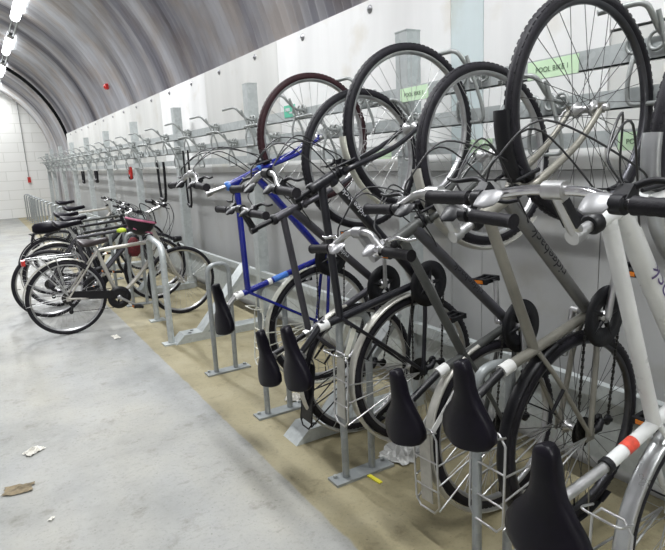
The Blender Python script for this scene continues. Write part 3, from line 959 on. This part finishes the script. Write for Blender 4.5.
        if g('strut', None):
            sm = MB(); tgt = P(cl) * .86
            for s_ in (-1, 1):
                a = P((sa, ua)) - tg * .02 + V((0, s_ * .03, -.006)); b2 = tgt + V((0, s_ * .024, 0))
                sm.beam(a, b2, .004, .022, V((0, 1, 0)).cross(b2 - a))
            sm.build('rack_strut', g('strut', None), ro)
    for kk in g('decals', ()):
        txt, size, m_, which, pos, sx = kk
        if which == 'dt': a, b2, rad = P(bb), dth, dtr
        elif which == 'tt': a, b2, rad = P(cl), tth, tr
        else: a, b2, rad = P(bb), stt, .0172
        wrap_text(txt, size, rad, m_, fr, a + (b2 - a) * pos, b2 - a, sx=sx)
    for kk in g('bands', ()):
        m_, which, p0, p1, nm = kk
        a, b2, rad = {'dt': (P(bb), dth, dtr), 'tt': (P(cl), tth, tr), 'st': (P(bb), stt, .0172)}[which]
        bd = MB(); bd.tube([a + (b2 - a) * p0, a + (b2 - a) * p1], rad + .0009, 16, cap=False); bd.build(nm, m_, fr)
    return t

def hung(name, label_, y, hr, hf, pts, yr=None, **K):
    """a bike hung by its front wheel: pts are side-plane (x, z) positions in the room"""
    d = V((hf[0] - hr[0], hf[1] - hr[1])); W = d.length; fx, fz = d.x / W, d.y / W
    def loc(p):
        a, b2 = p[0] - hr[0], p[1] - hr[1]
        return (a * fx + b2 * fz, -a * fz + b2 * fx)
    for k_, p in pts.items(): K[k_] = loc(p)
    yr = y if yr is None else yr
    X = V((d.x, y - yr, d.y)); K['W'] = X.length; K.setdefault('ptilt', 1.45); X.normalize()
    Z = V((-fz, 0, fx)); Y = Z.cross(X).normalized(); Z = X.cross(Y)
    eu = Matrix((X, Y, Z)).transposed().to_euler()
    return bike(name, label_, (hr[0], yr, hr[1]), eu, K, 'bikes hung by the front wheel')
RKL = lambda *a: a
# bike with blue frame
hung('bicycle', 'blue bike hung highest by a maroon tyred front wheel, leftmost of the hung row', 2.87, (1.64, .49), (1.655, 1.565),
     dict(bb=(1.69, .89), cl=(1.186, .756), ht=(1.125, 1.335), hb=(1.30, 1.405), el=(1.014, 1.304), bar=(.935, 1.405), grip=(.905, 1.345), clamp=(1.055, .69), ste=(1.11, .74)),
     frame=BLUE, R=.35, ftyre=TYRE_RED, m_bar=SILVER, m_hs=LBLUE, m_stem=SILVER, collar=WHITEPL, m_post=SILVER, sang=.08, rmud=(CREAM, 15, 205), rstay=(150, 190),
     rack=((.16, .40), (-.17, .42)), m_rack=CREAM, strut=CREAM, cab=.12, crank=-.55, m_fork=BLUE, bands=((WHITEPL, 'st', .62, .66, 'white_band'), (LBLUE, 'st', .45, .6, 'light_blue_band'), (WHITEPL, 'st', .95, 1.0, 'white_band')), m_lever=BLACK, hw=.28, pods=True,
     decals=(('/////', .03, INKW, 'dt', .82, 1.3),))
hung('bicycle', 'dark grey bike hung low, second from the left of the hung row', 2.43, (1.60, .36), (1.67, 1.435),
     dict(bb=(1.74, .79), cl=(1.312, .610), ht=(1.165, 1.185), hb=(1.29, 1.235), el=(1.056, 1.148), bar=(1.0, 1.245), grip=(.995, 1.232), clamp=(1.10, .53)),
     frame=DGREY, m_bar=STEELGREY, m_stem=BLACK, m_post=BLACK, sang=.14, collar=SILVER, rmud=(GMUD, 15, 200), rack=((.09, .30), (-.27, .32)), decals=(('ridgeback', .034, INKW, 'dt', .52, 1.25),), m_rack=BLACK, plate=BLACK, pw=.10, strut=None, crank=.1, m_lever=BLACK, hw=.27, tloop=False, sus=False)
hung('bicycle', 'black bike with a silver rear mudguard, third from the left of the hung row', 2.03, (1.655, .46), (1.66, 1.565),
     dict(bb=(1.70, .87), cl=(1.251, .778), ht=(1.150, 1.335), hb=(1.262, 1.388), el=(1.076, 1.30), bar=(.955, 1.405), grip=(.925, 1.34), clamp=(1.045, .655), ste=(1.145, .755)),
     frame=NBLACK, R=.352, m_bar=SILVER, m_stem=BLACK, m_post=NBLACK, sang=.12, collar=WHITEPL, rmud=(GMUD, 5, 250), rstay=(165, 190, 220), fmud=(CREAM, 95, 165), fstay=(), rack=((.16, .41), (-.17, .42)), m_rack=SILVER, plate=PLATE, strut=CREAM,
     crank=3.6, m_lever=BLACK, m_pod=BLACK, hw=.28, decals=(('ridgeback', .034, INKW, 'dt', .78, 1.25),), m_hs=BLACK, fr=.4, bands=((WHITEPL, 'dt', .90, .95, 'white_band'),))
hung('bicycle', 'charcoal bike with swept silver bars, fourth from the left of the hung row', 1.61, (1.66, .365), (1.685, 1.435),
     dict(bb=(1.77, .76), cl=(1.50, .70), ht=(1.205, 1.155), hb=(1.335, 1.215), el=(1.13, 1.12), bar=(1.07, 1.205), grip=(1.05, 1.142), clamp=(1.225, .565), ste=(1.375, .645)), yr=1.53,
     frame=CHARC, m_dt=DTUBE, m_bar=SILVER, m_stem=STEELGREY, m_post=BLACK, sang=.04, collar=WHITEPL, rmud=(GMUD, 15, 205), fmud=(GMUD, 97, 225), fstay=(), rw=.065, rack=((.08, .37), (-.24, .37)), m_rack=SILVER, plate=PLATE, strut=WHITEPL,
     crank=3.1, m_lever=CHROME, m_pod=STEELGREY, hw=.29, decals=(('ridgeback', .036, INK, 'dt', .5, 1.35),), bands=(), rrim=ALU)
hung('bicycle', 'olive grey bike hung by the largest front wheel at top right', 1.19, (1.69, .47), (1.68, 1.565),
     dict(bb=(1.75, .885), cl=(1.47, .806), ht=(1.205, 1.255), hb=(1.355, 1.325), el=(1.13, 1.225), bar=(1.05, 1.345), grip=(1.03, 1.29), clamp=(1.195, .71), ste=(1.318, .775)),
     frame=OLIVE, R=.358, m_dt=mat('mid_grey_paint', (.17, .17, .165), .36, .3, var=.1, vscale=14), m_bar=SILVER, m_stem=SILVER, m_post=BLACK, sang=.03, collar=WHITEPL, rmud=(BLACK, 20, 205), rstay=(150, 190), rack=((.13, .43), (-.20, .44)), rw=.072, m_rack=SILVER,
     crank=-.15, m_lever=BLACK, m_grip=GRIP, hw=.285, decals=(('ridgeback', .046, INK, 'dt', .58, 1.3),), fflap=(BLACK, 90, 122), fspoke=DSPOKE, rspoke=DSPOKE, frim=DARKRIM, rrim=DARKRIM, sw=.0012, bands=())
hung('bicycle', 'white bike with chrome handlebar nearest the camera at the right edge', .77, (1.66, .37), (1.685, 1.435),
     dict(bb=(1.62, .785), cl=(1.425, .733), ht=(1.135, 1.288), hb=(1.26, 1.318), el=(1.076, 1.268), bar=(1.0, 1.366), grip=(.95, 1.345), clamp=(1.035, .645), ste=(1.224, .677)),
     frame=WHITE, m_bar=CHROME, m_stem=SILVER, m_stem3=BLACK, m_post=SILVER, sang=.0, sadw=.235, sadL=.29, collar=BLACK, colw=.012, rmud=(SMUD, 10, 230), rstay=(150, 190), fmud=(SMUD, 85, 160), fstay=(), rack=((.15, .40), (-.20, .41)), m_rack=SILVER, strut=None,
     crank=.3, m_lever=BLACK, m_pod=PODGREY, hw=.32, dtr=.026, tr=.019, decals=(('hardrock', .05, PURPLE, 'dt', .52, 1.5),), bands=((REDSTK, 'st', .72, .82, 'red_sticker'),), m_hs=BLACK)

# ------------------------------------------------------------------ parked bikes
def parked(label_, x, y, sc_=1.0, lean=0.0, yawz=0.0, **K):
    R = K.get('R', .345)
    t = bike('bicycle', label_, (x, y, R * sc_), (lean, 0, yawz), K, 'bikes parked at the floor hoops')
    t.scale = (sc_,) * 3
    return t
parked('silver city bike with rear carrier, nearest of the bikes parked on the floor', .56, 5.53, .98, .03, .03, dtcurve=True, case=True,
       W=1.07, bb=(.44, -.06), cl=(.30, .40), ht=(.82, .56), hb=(.885, .39), tt=(.865, .43), clamp=(.27, .45), el=(.79, .70), bar=(.97, .77), grip=(.88, .79), frame=SILP, m_dt=SILP, m_bar=SILVER, m_sad=BROWNVINYL, sadw=.19, badge=False,
       rmud=(GMUD, 60, 175), rack=((.10, .39), (-.30, .39)), m_rack=SILVER, crank=-.6, ring=.095, hw=.29, cab=.1)
parked('dark grey bike parked directly behind the silver city bike', .50, 6.33, 1.0, .03, .06, frame=DGREY, clamp=(.23, .55), el=(.82, .62), bar=(.90, .66), grip=(.86, .67), rmud=None, crank=.9, badge=False)
parked('parked bike with a pale mudguard arch and black saddle bag, third from the front', .63, 6.8, 1.0, .03, .04, frame=NBLACK, clamp=(.22, .56), rmud=(GMUD, 20, 190), crank=.2, badge=False)
parked('black parked bike with a black rear mudguard, fourth from the front', .65, 7.52, 1.0, .02, .05, frame=NBLACK, clamp=(.22, .56), rmud=(BLACK, 20, 200), rack=((.12, .40), (-.2, .40)), m_rack=BLACK, crank=1.2, badge=False)
parked('parked bike with pale fork glimpsed behind the saddle bag', .85, 8.35, 1.0, .02, .05, frame=CHARC, clamp=(.22, .58), m_fork=SILP, crank=.2, badge=False)
parked('farthest parked bike by the distant hoops', .95, 10.03, 1.0, .02, .05, frame=SILP, m_bar=SILVER, clamp=(.22, .58), crank=.7, badge=False)

# things on the parked bikes
bg_ = MB(); n = 14
bg_.loft([[V((x, w_ * cos(2 * PI * j / n), z0 + h_ * sin(2 * PI * j / n))) for j in range(n)] for x, w_, h_, z0 in ((-.17, .03, .03, .0), (-.14, .07, .06, 0), (0, .085, .075, .01), (.12, .07, .06, .02), (.16, .03, .03, .02))])
bo = bg_.build('saddle_bag', VINYL, None, (.66, 7.52, .80)); tag(bo, 'black saddle bag on the rear carrier of the fourth parked bike', 'bag')
hm = MB()
rings = []
for k in range(9):
    a = PI / 2 * k / 8
    rr, z = cos(a), sin(a)
    rings.append([V((.14 * rr * cos(2 * PI * j / 20), .105 * rr * sin(2 * PI * j / 20), -.15 * z)) for j in range(20)])
hm.loft(rings, cap=True)
hl = hm.build('cycle_helmet', BLACK, None, (1.25, 5.42, .985)); tag(hl, 'black and pink cycle helmet hung upside down on the silver city bike bars', 'helmet')
hl.rotation_euler = (.1, .25, .3)
rim_ = MB(); rim_.tube([(.142 * cos(2 * PI * j / 24), .107 * sin(2 * PI * j / 24), .0 - .012) for j in range(24)], .010, 8, closed=True); rim_.build('pink_rim', PINK, hl)
vt = MB()
for k in range(5):
    a = -.9 + .45 * k
    vt.tube([(.115 * cos(t_) * 1.0, .09 * sin(a) * cos(t_ * .3), -.102 - .01 * cos(t_)) for t_ in (.6, 1.2, 1.9, 2.5)], .008, 6)
vt.build('vent_rib', PINK, hl)
stp = MB(); stp.tube(curve_pts([(.1, -.09, -.01), (.03, -.10, .10), (-.03, .0, .14), (.03, .09, .08), (.1, .09, -.01)]), .005, 6); stp.build('chin_strap', BLACK, hl)
rb = MB(); rb.loft([[V((w_ * cos(2 * PI * j / 12), w_ * .7 * sin(2 * PI * j / 12), z)) for j in range(12)] for z, w_ in ((-.10, .03), (-.07, .06), (0, .065), (.06, .05), (.09, .02))])
tag(rb.build('pannier_bag', mat('red_fabric', (.10, .008, .012), .7, var=.5, vscale=25), None, (1.26, 5.9, .68)), 'dark red bag hanging between the silver city bike and the bike behind', 'bag')
lm = MB(); lm.loft([[V((.05 * s_ * cos(2 * PI * j / 10), .03 * s_ * sin(2 * PI * j / 10), z * .7)) for j in range(10)] for z, s_ in ((-.03, .4), (-.02, 1), (.02, .9), (.035, .3))])
tag(lm.build('lime_band', LIME, None, (1.20, 6.1, .83)), 'lime yellow reflective band beside the hanging helmet', 'band')
hlamp = MB(); hlamp.revolve([(.001, .05), (.022, .045), (.028, .0), (.034, -.03), (.001, -.034)], (0, 0, 0), 'x', 14)
tag(hlamp.build('bicycle_lamp', BLACK, None, (1.55, 5.40, .77)), 'black front lamp above the front wheel of the silver city bike', 'lamp')
rl_ = MB(); rl_.box((0, 0, 0), (.03, .09, .045)); 
tag(rl_.build('rear_reflector', RED, None, (.25, 5.47, .70)), 'red rear light on the carrier of the silver city bike', 'light')

# cable locks left hanging on the rails
def cable_lock(x, y, ztop, zbot, wd, m_, lab, r_=.012, body=True):
    b_ = MB(); ps = [(0, -wd / 2, 0), (0, -wd * .45, -(ztop - zbot) * .5), (0, -wd * .3, -(ztop - zbot) * .97), (0, 0, -(ztop - zbot)), (0, wd * .3, -(ztop - zbot) * .97), (0, wd * .45, -(ztop - zbot) * .5), (0, wd / 2, 0)]
    b_.tube(curve_pts(ps, 8), r_, 10)
    o = b_.build('cable_lock', m_, None, (x, y, ztop)); tag(o, lab, 'lock', 'locks left hanging on the rack')
    if body:
        q = MB(); q.tube([(0, -wd * .1, -(ztop - zbot)), (0, wd * .35, -(ztop - zbot) + .02)], r_ * 1.7, 10); q.build('lock_body', BLACK, o)
    return o
cable_lock(2.02, 7.42, 1.50, 1.02, .30, BLACK, 'black sleeved cable lock dangling from the rail left of the looped black cable', .016)
cable_lock(1.92, 6.05, 1.60, 1.02, .16, BLACK, 'looped black cable lock hanging by the leftmost hung handlebar', .010)
cable_lock(2.02, 9.1, 1.46, 1.30, .10, RED, 'short red lock hanging on the far rail', .02)
cable_lock(2.02, 12.0, 1.42, 1.22, .22, BLACK, 'black lock in the far rail, nearer of two', .02)
cable_lock(2.02, 13.6, 1.42, 1.18, .26, BLACK, 'black lock in the far rail, farther of two', .018)

# ------------------------------------------------------------------ litter on the floor
def scrap(name, x, y, rx, ry, h, m_, lab, cat, seed=1, n=9):
    rnd = random.Random(seed); b_ = MB()
    vs = []; 
    for i in range(n):
        for j in range(n):
            u_, v_ = i / (n - 1) * 2 - 1, j / (n - 1) * 2 - 1
            k = 1 - .25 * rnd.random()
            vs.append((u_ * rx * k, v_ * ry * k, .004 + h * rnd.random() * max(0, 1 - .7 * max(abs(u_), abs(v_)))))
    fs = [(i * n + j, (i + 1) * n + j, (i + 1) * n + j + 1, i * n + j + 1) for i in range(n - 1) for j in range(n - 1)]
    b_.add(vs, fs, 0, False)
    o = b_.build(name, m_, None, (x, y, 0)); tag(o, lab, cat)
    o.rotation_euler = (0, 0, rnd.random() * 3)
    return o
scrap('paper_scrap', .065, 3.25, .055, .035, .03, PAPER, 'crumpled pale paper scrap on the grey floor, farther of two', 'litter', 3)
scrap('leaf_litter', -.03, 2.88, .07, .05, .015, BROWNP, 'brown patch of trodden litter on the grey floor', 'litter', 4)
scrap('paper_scrap', .075, 2.53, .016, .010, .01, PAPER, 'tiny white speck of paper at the lower left of the floor', 'litter', 5, 4)
scrap('plastic_bag', 1.62, 2.10, .13, .10, .03, BAG, 'crumpled clear plastic bag on the beige floor under the black bike', 'litter', 6, 11)
scrap('paper_scrap', 1.50, 3.02, .06, .05, .045, PAPER, 'white paper ball on the beige floor beside a metal foot', 'litter', 7)
scrap('paper_scrap', .86, 5.15, .07, .03, .02, PAPER, 'flat pale paper scrap under the silver city bike', 'litter', 8)
ys_ = MB(); ys_.box((0, 0, .004), (.02, .10, .006)); yo = ys_.build('yellow_strip', YELLOW, None, (1.365, 1.985, 0)); yo.rotation_euler = (0, 0, .1)
tag(yo, 'yellow plastic strip lying on the floor beside a hoop plate', 'litter')
